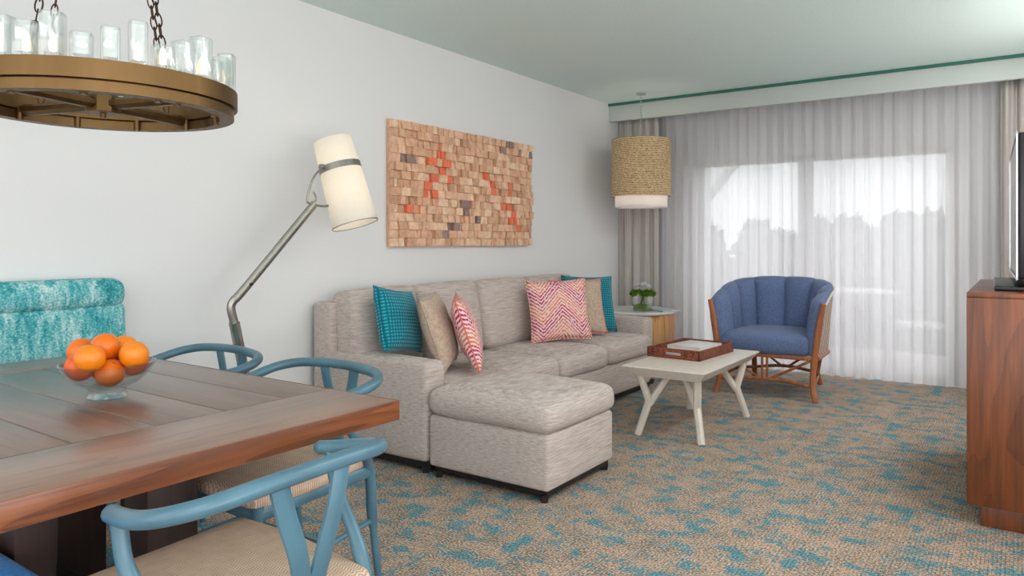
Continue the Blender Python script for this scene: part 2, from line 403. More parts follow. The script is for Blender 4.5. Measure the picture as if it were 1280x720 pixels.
# ------------------------------------------------------------------ setting
H = 2.6
def structure(name, mb, mat, parent=None, **k): return mb.build(name, mat, parent, kind='structure', **k)
structure('floor', MB().box((-.12, -3.2, -.1), (6.2, 7.2, 0)), MT['carpet'])
structure('ceiling', MB().box((-.12, -3.2, H), (6.2, 7.2, H+.12)), MT['ceil'])
structure('wall_left', MB().box((-.12, -3.2, 0), (0, 7.2, H)), MT['wall'])
structure('wall_right', MB().box((3.86, 2.4, 0), (3.98, 7.2, H)), MT['wall'])
DX0, DX1, DZ = .74, 2.99, 2.0
wb = MB(); Y0, Y1 = 7.06, 7.2
wb.box((0, Y0, 0), (DX0, Y1, H)).box((DX1, Y0, 0), (3.86, Y1, H)).box((DX0, Y0, DZ), (DX1, Y1, H))
structure('wall_back', wb, MT['wall'])
structure('trim_1', MB().box((0, 6.605, 2.42), (3.86, 6.645, 2.578), r=.004), MT['pelmet'])
structure('trim_gap_shade', MB().box((0, 6.59, 2.575), (3.86, 6.66, H)), MT['green'])  # strip coloured as the shaded gap between pelmet and ceiling
structure('baseboard_left', MB().box((0, -3.2, 0), (.014, 7.06, .09), r=.004), MT['trimw'])
dr = MB(); fw = .075
dr.box((DX0, 7.08, 0), (DX0+fw, 7.16, DZ)).box((DX1-fw, 7.08, 0), (DX1, 7.16, DZ)).box((DX0, 7.08, DZ-.05), (DX1, 7.16, DZ)).box((DX0, 7.08, 0), (DX1, 7.16, .06)).box((1.73, 7.08, 0), (1.855, 7.16, DZ))
door = structure('door_1', dr, MT['frame'])
structure('pane', MB().box((DX0+fw, 7.11, .06), (1.73, 7.118, DZ-.05)), MT['pane'], door)
structure('pane', MB().box((1.855, 7.125, .06), (DX1-fw, 7.133, DZ-.05)), MT['pane'], door)

# curtains -----------------------------------------------------------
def curtain(x0, x1, y, z0, z1, amp, pitch, seed, n=None):
    R = random.Random(seed); W = x1-x0; n = n or int(W*130); ph = [R.uniform(0, 6) for _ in range(4)]
    def fn(u, v):
        x = x0+u*W; t = x/pitch*2*PI
        a = amp*(.8+.35*math.sin(x*3.1+ph[0]))*(1+.18*(1-v)*math.sin(x*5+ph[1]))
        yy = y+a*math.sin(t+1.3*math.sin(x*2.7+ph[2])+.12*math.sin(v*3+x*4))+.3*a*math.sin(2.3*t+ph[3])
        return (x+.25*a*math.sin(t*.5+ph[1]), yy, z0+v*(z1-z0))
    return MB().grid(fn, n, 14)
def solid(o, th):
    m = o.modifiers.new('thickness', 'SOLIDIFY'); m.thickness = th; return o
tag(curtain(.44, 3.38, 6.90, .012, 2.54, .022, .105, 3).build('sheer_curtain', MT['sheer'], angle=80), 'long white sheer curtain hanging across the sliding glass door', 'curtain')
tag(solid(curtain(.02, .46, 6.80, .015, 2.54, .030, .11, 5).build('drape', MT['drape'], angle=80), .004), 'short grey linen drape gathered in the corner behind the rope pendant lamp', 'curtain')
tag(solid(curtain(3.30, 3.80, 6.80, .015, 2.54, .030, .12, 9).build('drape', MT['drape'], angle=80), .004), 'grey linen drape gathered behind the television', 'curtain')

# outdoors -------------------------------------------------------------
structure('floor_balcony', MB().box((-2, 7.2, -.14), (6, 9.0, -.02)), MT['deck'])
structure('ground', MB().box((-60, 9.2, -4.1), (60, 90, -4)), MT['lawn'])
rl = thing('balcony_railing', 'grey balcony railing with thin upright balusters seen through the sheer curtain', 'railing', (2, 8.85, -.02))
MB().box((-3.2, -.03, 1.06), (3.2, .03, 1.10), r=.008).build('top_rail', MT['rail'], rl)
MB().box((-3.2, -.02, .10), (3.2, .02, .13), r=.006).build('bottom_rail', MT['rail'], rl)
bal = MB().box((-.009, -.009, .11), (.009, .009, 1.07)).build('baluster', MT['rail'], rl)
for i in range(56):
    o = bal if i == 0 else bal.copy()
    if i: COL.objects.link(o); o.parent = rl
    o.location = (-3.1+i*.1125, 0, 0)
for px in (-3.2, -1.05, 1.1, 3.2): MB().box((px-.03, -.03, 0), (px+.03, .03, 1.1), r=.005).build('post', MT['rail'], rl)
po = thing('balcony_post', 'white balcony post with a slanted brace beyond the glass door', 'post', (.22, 8.7, -.02))
MB().box((-.07, -.07, 0), (.07, .07, 2.9), r=.006).build('shaft', MT['trimw'], po)
MB().tube([(.05, 0, 1.75), (.62, 0, 2.42)], .05, 8, square=True, up=(0, 1, 0)).build('brace', MT['trimw'], po)
pt = thing('patio_table', 'pale round patio table on the balcony behind the sheer curtain', 'table', (2.05, 8.0, -.02))
MB().lathe([(.02, .70), (.40, .70), (.41, .715), (.40, .73), (.02, .73)], seg=28).build('table_top', MT['trimw'], pt)
for k in range(3):
    a = k*2*PI/3+.4
    MB().tube(smooth([(.34*math.cos(a), .34*math.sin(a), 0), (.30*math.cos(a), .30*math.sin(a), .2), (.10*math.cos(a), .10*math.sin(a), .42), (.30*math.cos(a), .30*math.sin(a), .70)]), .013, 8).build('leg', MT['rail'], pt)
def patio_chair(loc, rz, label):
    t = thing('patio_chair', label, 'chair', loc, rz)
    MB().soft((-.25, -.24, .40), (.25, .24, .43), .012, n=2).build('seat', MT['trimw'], t)
    MB().soft((-.25, .22, .46), (.25, .25, .86), .012, n=2).xf(Matrix.Rotation(-.14, 4, 'X')).build('backrest', MT['trimw'], t)
    for sx in (-1, 1):
        MB().tube(smooth([(sx*.27, -.24, 0), (sx*.27, -.25, .45), (sx*.27, -.20, .62), (sx*.27, .22, .63)]), .013, 8).build('arm', MT['rail'], t)
        MB().tube([(sx*.25, .30, 0), (sx*.25, .22, .43), (sx*.25, .32, .84)], .013, 8).build('rear_leg', MT['rail'], t)
    return t
patio_chair((2.62, 8.0, -.02), -1.3, 'patio armchair on the balcony, nearest the dark cabinet side of the door')
patio_chair((1.55, 8.15, -.02), 1.2, 'patio armchair on the balcony, behind the blue barrel armchair')
def tree(x, y, h, w, seed):
    R = random.Random(seed); t = thing('tree', 'hazy grey tree beyond the balcony railing', 'tree', (x, y, -4), 0, 'trees beyond the balcony')
    MB().tube(smooth([(0, 0, 0), (.1, 0, h*.4), (0, .1, h*.85)]), [.28]*6+[.2]*6+[.08], 8).build('trunk', MT['bark'], t)
    m = MB()
    for i in range(500):
        a = R.uniform(0, 2*PI); zz = R.random(); rr = w*math.sqrt(R.random())*(.35+.65*math.sin(PI*min(1, zz*.8+.2)))
        c = Vector((rr*math.cos(a), rr*math.sin(a), h*(.28+.72*zz))); q = R.uniform(.18, .42)
        M = Matrix.Translation(c) @ Euler((R.uniform(0, 6), R.uniform(0, 6), R.uniform(0, 6))).to_matrix().to_4x4()
        m.add([M @ Vector(p) for p in [(-q, 0, 0), (0, -q*.45, .05), (q, 0, 0), (0, q*.45, .05)]], [(0, 1, 2, 3)])
    m.build('foliage', MT['tree'], t)  # leaf grey is paled to carry the distance haze
for i, (x, y, h, w) in enumerate([(-8.6, 25, 5.5, 1.2), (-6.0, 25.5, 5.7, 1.2), (-3.5, 25, 5.5, 1.15), (-1.1, 25.5, 5.9, 1.15), (1.3, 25, 6.0, 1.15), (3.7, 25.5, 6.2, 1.15), (.1, 28.2, 6.1, 1.25), (-2.4, 28, 5.9, 1.2), (-4.9, 28.2, 5.9, 1.2), (2.6, 28.1, 6.3, 1.2), (-7.7, 28, 5.8, 1.2), (-2.3, 22.2, 5.3, 1.15), (0.2, 22.2, 5.5, 1.15), (-4.8, 22.2, 5.3, 1.2), (-7.4, 22.2, 5.3, 1.2), (2.7, 22.2, 5.6, 1.15)]): tree(x, y, h, w, i)

# ------------------------------------------------------------------ block artwork
art = thing('wooden_block_wall_art', 'rectangular wall artwork of staggered wooden blocks with orange painted streaks', 'artwork', (0, 3.44, 1.168))
AW, AH, NR = 1.685, .845, 15
MB().box((.004, 0, 0), (.028, AW, AH)).build('backing_board', BW[2], art)
ORN = [(3.934, 1.864), (3.93, 1.8), (3.966, 1.796), (3.863, 1.744), (3.954, 1.731), (4.015, 1.752), (3.93, 1.686), (3.998, 1.631), (3.863, 1.622), (3.799, 1.563), (3.863, 1.562), (3.769, 1.507), (3.619, 1.437), (3.708, 1.44), (4.496, 1.682), (4.539, 1.619), (4.568, 1.565), (4.642, 1.569), (4.764, 1.62), (4.77, 1.566), (4.703, 1.483), (4.817, 1.497), (4.817, 1.433), (4.795, 1.379), (4.874, 1.371), (4.89, 1.317)]
GRY = [(4.78, 1.98), (4.906, 1.939), (5.088, 1.948), (3.587, 1.745), (4.22, 1.447), (4.065, 1.32), (4.369, 1.376), (4.703, 1.918), (4.207, 1.496), (4.003, 1.247)]
R = random.Random(11); m = MB(); rh = AH/NR
for r in range(NR):
    y = 0.
    while y < AW-.005:
        w = R.choice([.028, .045, .06, .066, .072, .085])
        if AW-y-w < .02: w = AW-y
        d = R.uniform(.040, .066) if w > .04 else R.uniform(.036, .05)
        yc, zc = 3.44+y+w/2, 1.168+(r+.5)*rh
        mi = R.randrange(6)
        if y+w > AW-.002 or r == NR-1 or y == 0: d = R.uniform(.046, .052)
        if any(abs(a-yc) < w/2 and abs(b-zc) < rh*.5 for a, b in ORN): mi = 7
        elif any(abs(a-yc) < w/2+.02 and abs(b-zc) < rh*.55 for a, b in GRY): mi = 6
        k = len(m.v); m.box((.026, y+.0012, r*rh+.001), (d, y+w-.0012, (r+1)*rh-.001), mi)
        tl = R.choice([0, 0, .006, -.006, .010])
        for q in (k+5, k+6): x, yy, zz = m.v[q]; m.v[q] = (x-tl, yy, zz)
        tz = R.choice([0, 0, .005, -.008, .01])
        for q in (k+2, k+6): x, yy, zz = m.v[q]; m.v[q] = (x-tz, yy, zz)
        y += w
m.build('block_mosaic', BW+[BG, BO], art, angle=20)

# ------------------------------------------------------------------ sofa
sofa = thing('sectional_sofa', 'light grey linen sectional sofa with a chaise, standing along the white wall', 'sofa', (0, 0, 0))
SF = MT['sofa']
def part(name, mb, mat, par, **k): return mb.build(name, mat, par, **k)
YA, YB = 2.79, 5.60
part('back_frame', MB().soft((.05, YA, .06), (.21, YB, .85), .025, (0, 0, 0), 2), SF, sofa)
part('base', MB().soft((.19, YA+.14, .06), (.975, YB-.14, .30), .02, (.004, 0, 0), 6), SF, sofa)
def arm(y0, y1): return MB().soft((.19, y0, .06), (.935, y1, .572), .028, (.004, .006, .006), 6)
part('arm', arm(YA, YA+.155), SF, sofa); part('arm', arm(YB-.155, YB), SF, sofa)
cb = [(2.83, 3.375), (3.38, 4.0), (4.005, 4.63), (4.635, 5.30)]
for i, (a, b) in enumerate(cb):
    mb = MB().soft((-.10, a+.003, 0), (.10, b-.003, .475), .045, (.035, .006, .012), 8, 3, 0, .006, i)
    mb.xf(Matrix.Translation((.315, 0, .445)) @ Matrix.Rotation(-.16, 4, 'Y'))
    part('back_cushion', mb, SF, sofa)
sb = [(2.95, 3.42), (3.425, 4.02), (4.025, 4.70), (4.705, 5.44)]
for i, (a, b) in enumerate(sb):
    part('seat_cushion', MB().soft((.30, a+.003, .295), (1.0 if i else .97, b-.003, .445), .045, (.012, .004, .020), 8, 3, 0, .005, i+10), SF, sofa)
part('chaise_base', MB().soft((.955, YA-.005, .055), (1.675, 3.43, .315), .02, (.004, .004, 0), 5), SF, sofa)
part('chaise_cushion', MB().soft((.945, YA-.02, .318), (1.69, 3.445, .452), .055, (.012, .012, .022), 10, 4, 0, .006, 31), SF, sofa)
part('plinth', MB().box((.98, YA+.02, .03), (1.655, 3.41, .058)), MT['black'], sofa)
part('plinth', MB().box((.21, YA+.02, .03), (.95, YB-.02, .062)), MT['black'], sofa)
for x, y in [(1.635, 2.815), (1.635, 3.40), (1.0, 2.815), (.895, 2.83), (.26, 2.83), (.895, 5.55), (.26, 5.55), (.93, 3.47)]:
    part('foot', MB().lathe([(.022, 0), (.026, .034)], (x, y, 0), 4).xf(Matrix.Identity(4)), MT['black'], sofa)

# pillows: local x width, y height, z thickness; base of the pillow at the origin
def pillow(name, W, Hh, T, mat, loc, yaw, tilt, label, roll=0., piping=None, seed=0):
    from mathutils import noise as mn
    m = MB(); n = 22; vs = []; fs = []
    def pt(i, j, sgn):
        u = -1+2*i/n; v = -1+2*j/n
        e = (max(0, 1-u*u)**.42)*(max(0, 1-v*v)**.42)
        x = u*W/2*(1-.07*(1-v*v)); y = v*Hh/2*(1-.07*(1-u*u))
        w = mn.noise(Vector((u*2+seed*5, v*2, sgn)))*.010*e
        return (x, y+Hh/2, sgn*(T/2*e+w+.001))
    for sgn in (1, -1): m.grid(lambda a, b, q=sgn: pt(round(a*n), round(b*n), q), n, n)
    bm_o = m.build(name, mat, None)
    bm = bmesh.new(); bm.from_mesh(bm_o.data); bmesh.ops.remove_doubles(bm, verts=bm.verts, dist=.0045); bmesh.ops.recalc_face_normals(bm, faces=bm.faces); bm.to_mesh(bm_o.data); bm.free()
    bm_o.data.polygons.foreach_set('use_smooth', [True]*len(bm_o.data.polygons))
    # local z (thickness) -> facing direction yaw from +X; local y -> up; lean back by tilt
    B = Matrix(((0, 0, 1), (1, 0, 0), (0, 1, 0))).to_4x4()       # x->Y, y->Z, z->X
    M = Matrix.Translation(loc) @ Matrix.Rotation(yaw, 4, 'Z') @ Matrix.Rotation(-tilt, 4, 'Y') @ Matrix.Rotation(roll, 4, 'X') @ B
    bm_o.matrix_world = M
    ring = [(pt(i, j, 1)[0], pt(i, j, 1)[1], 0) for i, j in [(i, 0) for i in range(n)]+[(n, j) for j in range(n)]+[(n-i, n) for i in range(n)]+[(0, n-j) for j in range(n)]]
    MB().tube(ring, .0045, 6, loop=True).build('piping', piping or mat, bm_o)
    return tag(bm_o, label, 'pillow', 'throw pillows on the sofa')
D = math.radians
pillow('throw_pillow', .40, .365, .15, MT['teal'], (.60, 2.975, .582), D(14), D(16), 'teal waffle-weave throw pillow propped on the sofa arm nearest the dining table', D(-9), None, 1)
pillow('throw_pillow', .45, .43, .15, MT['tan'], (.735, 3.225, .480), D(30), D(18), 'plain tan throw pillow between the teal and the pink pillows near the chaise', D(2), MT['tan'], 2)
pillow('throw_pillow', .43, .43, .13, MT['chev'], (.85, 3.345, .478), D(38), D(19), 'pink and coral chevron throw pillow standing edge-on at the back of the chaise', D(2), MT['coral'], 3)
pillow('throw_pillow', .47, .45, .15, MT['chev'], (.70, 4.53, .478), D(-38), D(14), 'pink and coral chevron throw pillow facing out in the far sofa group', D(2), MT['chev'], 4)
pillow('throw_pillow', .44, .44, .13, MT['tan'], (.665, 4.87, .478), D(-38), D(16), 'plain tan throw pillow with coral piping behind the big chevron pillow', D(1), MT['coral'], 5)
pillow('throw_pillow', .45, .46, .15, MT['teal'], (.62, 5.12, .478), D(-35), D(17), 'teal throw pillow leaning in the far corner of the sofa by the end table', D(-2), None, 6)

# ------------------------------------------------------------------ end table, vase, book
ec = (.475, 6.22)
et = thing('end_table', 'eight-sided timber end table with a pale stone top in the corner by the drapes', 'table', (ec[0], ec[1], 0), D(12))
oct_ = lambda r, a0=22.5: [(r*math.cos(D(a0+45*k)), r*math.sin(D(a0+45*k))) for k in range(8)]
MB().prism(oct_(.350), .01, .535).build('core', MT['tmid'], et)
for k in range(8):
    a, b = oct_(.372)[k], oct_(.372)[(k+1) % 8]; fl = oct_(.352)
    q = [Vector((*p, 0)) for p in (a, b, fl[(k+1) % 8], fl[k])]; ctr = (q[0]+q[1])/2
    q = [ctr+(p-ctr)*.985 for p in q]
    MB().prism([(p.x, p.y) for p in q], .10, .54).build('side_panel', [MT['pale'], MT['tmid']][k % 2], et)
    MB().prism([(p.x, p.y) for p in q], 0, .092).build('lower_panel', [MT['tmid'], MT['pale']][k % 2], et)
MB().lathe([(.02, .541), (.372, .541), (.378, .548), (.378, .560), (.372, .566), (.02, .566)], seg=48).build('table_top', MT['marble'], et)
ZT = .567
vz = thing('glass_vase', 'small clear glass cube vase holding white flowers on the end table', 'vase', (.60, 6.12, ZT))
ring = lambda r, z, e=6: [(r*math.copysign(abs(math.cos(t))**(2/e), math.cos(t)), r*math.copysign(abs(math.sin(t))**(2/e), math.sin(t)), z) for t in [2*PI*k/28 for k in range(28)]]
MB().loft([ring(.072, 0), ring(.075, .005), ring(.077, .13), ring(.074, .13), ring(.071, .012)]).build('vase_body', MT['glass'], vz)
MB().loft([ring(.0695, .014), ring(.07, .055)]).build('pebble_fill', MT['leaf'], vz)
bq = thing('flower_bouquet', 'bouquet of white blossoms over a collar of green leaves in the glass vase', 'flowers', (.60, 6.12, ZT+.06))
R = random.Random(4)
for k in range(7):
    a = R.uniform(0, 6.28); MB().tube(smooth([(.03*math.cos(a+2), .03*math.sin(a+2), 0), (.01*math.cos(a), .01*math.sin(a), .06), (.05*math.cos(a), .05*math.sin(a), .13)], 4), .003, 6).build('stem', MT['stem'], bq)
m = MB()
for k in range(280):
    a = R.uniform(0, 2*PI); e = R.uniform(-.35, .9); rr = .066+.036*math.cos(e); c = Vector((rr*math.cos(a)*math.cos(e*.6), rr*math.sin(a)*math.cos(e*.6), .095+.042*math.sin(e)))
    M = Matrix.Translation(c) @ Euler((R.uniform(-.8, .8), R.uniform(-.8, .8), a)).to_matrix().to_4x4(); q = R.uniform(.016, .03)
    m.add([M @ Vector(p) for p in [(-q, 0, 0), (0, -q*.5, .004), (q, 0, -.006), (0, q*.5, .004)]], [(0, 1, 2, 3)])
m.build('leaf_collar', MT['leaf'], bq)
for k in range(14):
    a = k*2.4; rr = .012+.055*math.sqrt(k/14); c = (rr*math.cos(a), rr*math.sin(a), .155+.03*(1-rr/.07)+R.uniform(-.006, .006)); m = MB()
    for l in range(3):
        for p in range(6):
            t = p*PI/3+l*.5; L = .034-.007*l; up = .3+.35*l; cx, sy = math.cos(t), math.sin(t)
            m.add([(c[0], c[1], c[2]), (c[0]+L*.6*(cx-.5*sy), c[1]+L*.6*(sy+.5*cx), c[2]+L*up*.7), (c[0]+L*cx, c[1]+L*sy, c[2]+L*up), (c[0]+L*.6*(cx+.5*sy), c[1]+L*.6*(sy-.5*cx), c[2]+L*up*.7)], [(0, 1, 2, 3)])
    m.build('blossom', MT['petal'], bq)
def book(name, w, d, h, cover, loc, rz, label, cat='book', group=None):
    t = thing(name, label, cat, loc, rz, group)
    MB().box((-w/2, -d/2, h-.003), (w/2, d/2, h), r=.001).build('cover', cover, t); MB().box((-w/2, -d/2, 0), (w/2, d/2, .003), r=.001).build('cover', cover, t)
    MB().box((-w/2+.004, -d/2+.004, .0032), (w/2-.002, d/2-.004, h-.0032)).build('pages', MT['paper'], t)
    MB().box((-w/2-.002, -d/2, 0), (-w/2+.002, d/2, h), r=.001).build('spine', cover, t); return t
book('magazine', .20, .25, .012, MT['bookb'], (.745, 6.26, ZT), D(60), 'pale blue magazine lying on the end table beside the vase', 'magazine')

# ------------------------------------------------------------------ pendant
pc = (.50, 6.30)
pd = thing('pendant_lamp', 'drum pendant lamp of woven rope with a white inner shade above the end table', 'lamp', (pc[0], pc[1], 1.52))
def drum(r0, r1, z0, z1, th): return MB().lathe([(r0, z0), (r1, z1), (r1-th, z1), (r0-th, z0)], seg=64, caps=False, loop=True)
drum(.278, .274, .105, .64, .012).build('rope_shade', MT['rope'], pd)
drum(.245, .245, 0, .60, .004).build('inner_shade', MT['shadew'], pd)
MB().lathe([(.005, .012), (.238, .012), (.238, .016), (.005, .016)], seg=40).build('diffuser', MT['shadew'], pd)
spd = MB()
for k in range(3):
    a = k*2*PI/3; spd.tube([(0, 0, .632), (.268*math.cos(a), .268*math.sin(a), .632)], .004, 6)
spd.lathe([(.02, .615), (.02, .645)], seg=16).build('spider_frame', MT['gun'], pd)
MB().lathe([(.015, .30), (.035, .33), (.035, .36), (.015, .40), (.012, .61)], seg=16).build('bulb', MT['bulbw'], pd)
def chain(p, q, n, r, L=1.5, R0=.0022):
    """oval links alternating by 90 degrees"""
    P, Q = Vector(p), Vector(q); d = (Q-P); l = d.length/n; t = d.normalized(); w = t.cross(Vector((.3, 1, .2))).normalized(); out = []
    for i in range(n):
        c = P+t*l*(i+.5); ax = (w if i % 2 else t.cross(w)); h = l*.66
        pts = [c+t*(h*math.cos(a))+ax*(r*math.sin(a)) for a in [2*PI*k/12 for k in range(12)]]
        out.append(MB().tube(pts, R0, 6, loop=True, up=tuple(t.cross(ax))))
    return out
cm = MB()
for k in chain((0, 0, .645), (0, 0, 1.07), 15, .010): cm.add(k.v, k.f)
cm.build('chain', MT['silver'], pd)
MB().lathe([(.045, 1.066), (.045, 1.079), (.002, 1.0795)], seg=24).build('canopy', MT['silver'], pd)

# ------------------------------------------------------------------ floor lamp
fl = thing('floor_lamp', 'angled steel floor lamp with a tilted white drum shade beside the sofa', 'lamp', (.33, 2.265, 0))
MB().lathe([(.02, 0), (.14, 0), (.14, .012), (.03, .022)], seg=40).build('base', MT['steel'], fl)
bend = Vector((0, -.20, .905)); tip = Vector((.05, .265, 1.40))
MB().tube([(0, -.004, .018), (0, -.178, .81)], .034, 8, flat=.6, up=(0, 1, .2), square=True).build('post', MT['steel'], fl)
MB().tube(smooth([(0, -.178, .81), (0, -.195, .885), (.004, -.175, .925), (.01, -.13, .968), tip], 5), .020, 8, flat=.75, up=(1, 0, 0), square=True).build('arm', MT['gun'], fl)
MB().box((.018, -.112, .985), (.036, -.098, .999), r=.003).build('switch', MT['wire'], fl)
hc = Vector((.07, .429, 1.585)); axd = Vector((.263, .095, -.94)).normalized()      # axis points down and out
Q = axd.to_track_quat('-Z', 'Y').to_matrix().to_4x4(); HM = Matrix.Translation(hc) @ Q
drum(.124, .112, -.305, -.0, .003).xf(HM).build('lamp_shade', MT['shade'], fl)
drum(.111, .104, .028, .175, .003).xf(HM).build('upper_shade', MT['shade'], fl)
drum(.1145, .1135, -.003, .031, .004).xf(HM).build('shade_band', MT['gun'], fl)
drum(.1255, .1255, -.308, -.303, .004).xf(HM).build('shade_rim', MT['gun'], fl)
MB().lathe([(.01, -.17), (.03, -.15), (.034, -.11), (.02, -.05), (.015, .0), (.02, .03), (.03, .055), (.026, .08), (.01, .095)], seg=16).xf(HM).build('bulb', MT['bulbw'], fl)
hk = HM @ Vector((0, 0, .014)); side = Vector((-.04, -.999, 0))
e1 = hk+side*.118; e2 = hk-side*.118
MB().tube(smooth([e1, e1+Vector((.004, -.07, -.075)), tip+Vector((.0, -.048, .018)), tip+Vector((.002, -.040, .004)), tip+Vector((.004, -.01, -.004)), tip+Vector((.02, .05, -.012)), tip+Vector((.03, .10, .002)), tip+Vector((.035, .125, .022))], 5), .0065, 8).build('bracket', MT['gun'], fl)
MB().tube(smooth([tip, tip+Vector((0, .012, .03)), tip+Vector((0, -.005, .062))], 5), .0045, 8).build('bracket', MT['gun'], fl)
MB().tube([e1-side*.012, e1+side*.016], .014, 12).build('knob', MT['gun'], fl); MB().tube([e2+side*.012, e2-side*.014], .010, 12).build('knob', MT['gun'], fl)

# ------------------------------------------------------------------ coffee table, tray, books
ct = thing('coffee_table', 'cream lacquered coffee table with slanted edges and forked legs', 'table', (1.69, 4.56, 0))
A, B, ins = .262, .53, .05
rc = lambda a, b, z: [(-a, -b, z), (a, -b, z), (a, b, z), (-a, b, z)]
MB().loft([rc(A-ins, B-ins, .378), rc(A, B, .434), rc(A, B, .440), rc(A-.004, B-.004, .442)]).build('table_top', MT['cream'], ct, angle=15)
for sx in (-1, 1):
    for sy in (-1, 1):
        lg = MB(); foot = (sx*.205, sy*.43, 0); fk = (sx*.155, sy*.37, .205)
        lg.tube([foot, fk, (sx*.185, sy*.44, .380)], [.021, .023, .021], 8, up=(0, 1, 0), square=True)
        lg.tube([(fk[0], fk[1], fk[2]-.02), (sx*.045, sy*.30, .380)], [.021, .019], 8, up=(0, 1, 0), square=True)
        lg.build('leg', MT['cream'], ct)
ZC = .4425
ty = thing('wicker_tray', 'dark brown woven rectangular tray with slot handles on the coffee table', 'tray', (1.61, 4.70, ZC), D(-4))
MB().box((-.185, -.27, 0), (.185, .27, .008), r=.002).build('tray_base', MT['wick'], ty)
def wall_slot(x0, x1, y, th, h, sl):
    mb = MB().box((x0, y, 0), (x1, y+th, .022)).box((x0, y, .04), (x1, y+th, h)).box((x0, y, .022), (-sl, y+th, .04)).box((sl, y, .022), (x1, y+th, .04)); return mb
wall_slot(-.185, .185, -.27, .012, .058, .055).build('end_wall', MT['wick'], ty); wall_slot(-.185, .185, .258, .012, .058, .055).build('end_wall', MT['wick'], ty)
for x in (-.185, .173): MB().box((x, -.27, 0), (x+.012, .27, .058)).build('side_wall', MT['wick'], ty)
MB().tube([(-.179, -.264, .058), (.179, -.264, .058), (.179, .264, .058), (-.179, .264, .058)], .007, 8, loop=True).build('rim', MT['wick'], ty)
book('book', .25, .36, .030, MT['bookr'], (1.605, 4.67, ZC+.009), D(-4), 'burgundy hardcover book lying at the bottom of the wicker tray')
book('book', .24, .31, .026, MT['bookc'], (1.63, 4.72, ZC+.040), D(-8), 'pale grey hardcover book lying on the burgundy book in the tray')

# ------------------------------------------------------------------ barrel armchair
ac = thing('armchair', 'blue channel-tufted barrel armchair with woven cane sides and wooden base', 'chair', (1.80, 6.06, 0), D(2))
HW, YF, YS, YBk = .385, -.345, .02, .36
def plan(sv, off=0., flare=0.):
    """U-shaped plan curve, sv 0..1 from one front end round the back to the other"""
    w = HW+flare-off
    Ls = YS-YF; arc = PI/2*((HW+YBk-YS)/1.)*1.0; tot = 2*Ls+arc; q = sv*tot
    if q < Ls: return Vector((-w, YF+q, 0))
    if q > tot-Ls: return Vector((w, YS-(q-(tot-Ls)), 0))
    t = PI*(q-Ls)/arc; e = .86
    cx, sy = math.cos(t), math.sin(t)
    return Vector((-w*math.copysign(abs(cx)**e, cx), YS+(YBk-YS+flare-off)*abs(sy)**e, 0))
def topz(sv): return .745+.155*math.sin(PI*sv)**.85
NC = 8; ns = NC*12
def back_shell(k0, k1):
    m = MB(); rings = []
    for k in range(ns+1):
        sv = k/ns; ph = abs(math.sin(PI*NC*sv)); th = .050+.056*ph**.42; zt = topz(sv)+.006*ph**.5; ring_ = []
        for off, z, fl_ in [(.012, .34, 0), (.012, zt-.10, .030), (.005, zt-.035, .045), (.012, zt-.010, .048), (.03, zt, .046), (th*.75, zt-.008, .044), (th, zt-.04, .040), (th+.004, zt-.12, .026), (th+.004, .46, .002), (th, .34, 0)]:
            p = plan(sv, off, fl_); p.z = z; ring_.append(p)
        rings.append(ring_)
    return m.loft(rings, True, True)
back_shell(0, 1).build('backrest', MT['denim'], ac, angle=60)
# cane shell outside
def cane_shell():
    m = MB(); rings = []
    for k in range(61):
        sv = k/60; zt = topz(sv)-.03; ring_ = []
        for off, z, fl_ in [(.010, .335, 0), (-.002, .335, 0), (-.002, (zt+.335)/2, .018), (-.002, zt, .042), (.010, zt, .042), (.010, (zt+.335)/2, .018)]:
            p = plan(sv, off, fl_); p.z = z; ring_.append(p)
        rings.append(ring_)
    return m.loft(rings, True, True)
cane_shell().build('cane_panel', MT['cane'], ac, angle=50)
MB().tube([plan(k/50, -.004, 0)+Vector((0, 0, .325)) for k in range(51)], .014, 8).build('lower_rim', MT['rattan'], ac)
MB().tube([plan(k/50, -.004, .044)+Vector((0, 0, topz(k/50)-.035)) for k in range(51)], .009, 8).build('backlit_upper_rim', MT['bookc'], ac)  # pale rim colour imitates the edge catching window backlight
def seatpoly(off, z):
    pts = [plan(k/40, off) for k in range(41)]
    return [Vector((p.x, p.y, z)) for p in pts]
sm = MB(); rings = []
for off, z, fr in [(.10, .335, .0), (.075, .345, .015), (.066, .38, .028), (.066, .43, .03), (.072, .465, .022), (.10, .485, .0)]:
    r_ = seatpoly(off, z); r_[0].y -= fr; r_[-1].y -= fr
    mid = [Vector((r_[0].x+(r_[-1].x-r_[0].x)*t, r_[0].y-.02*math.sin(PI*t), z)) for t in [1-k/12 for k in range(1, 12)]]
    rings.append(r_+mid)
for k_, z_ in ((.85, .497), (.6, .505), (.3, .510), (.05, .511)): rings.append([Vector((p.x*k_, -.04+(p.y+.04)*k_, z_)) for p in rings[5]])
sm.loft(rings).build('seat_cushion', MT['denim'], ac, angle=70)
RT = MT['rattan']
legs = {}
for sx in (-1, 1):
    MB().tube(smooth([(sx*.375, YF-.035, 0), (sx*.352, YF-.012, .10), (sx*.352, YF, .24), (sx*.372, YF-.004, .40), (sx*.40, YF-.008, .60), (sx*.425, YF-.002, .735)], 5), [.020]*11+[.023]*10+[.02]*5, 8, flat=1.1, square=True, up=(0, 1, 0)).build('front_leg', RT, ac)
    MB().tube(smooth([(sx*.27, .40, 0), (sx*.255, .335, .12), (sx*.25, .30, .33)], 5), .021, 8, square=True, up=(0, 1, 0)).build('rear_leg', RT, ac)
MB().box((-.352, YF-.018, .305), (.352, YF+.012, .338), r=.006).build('seat_rail', RT, ac)
for sx in (-1, 1): MB().tube([(sx*.365, YF, .322), (sx*.37, .02, .322), (sx*.25, .30, .322)], .015, 8).build('seat_rail', RT, ac)
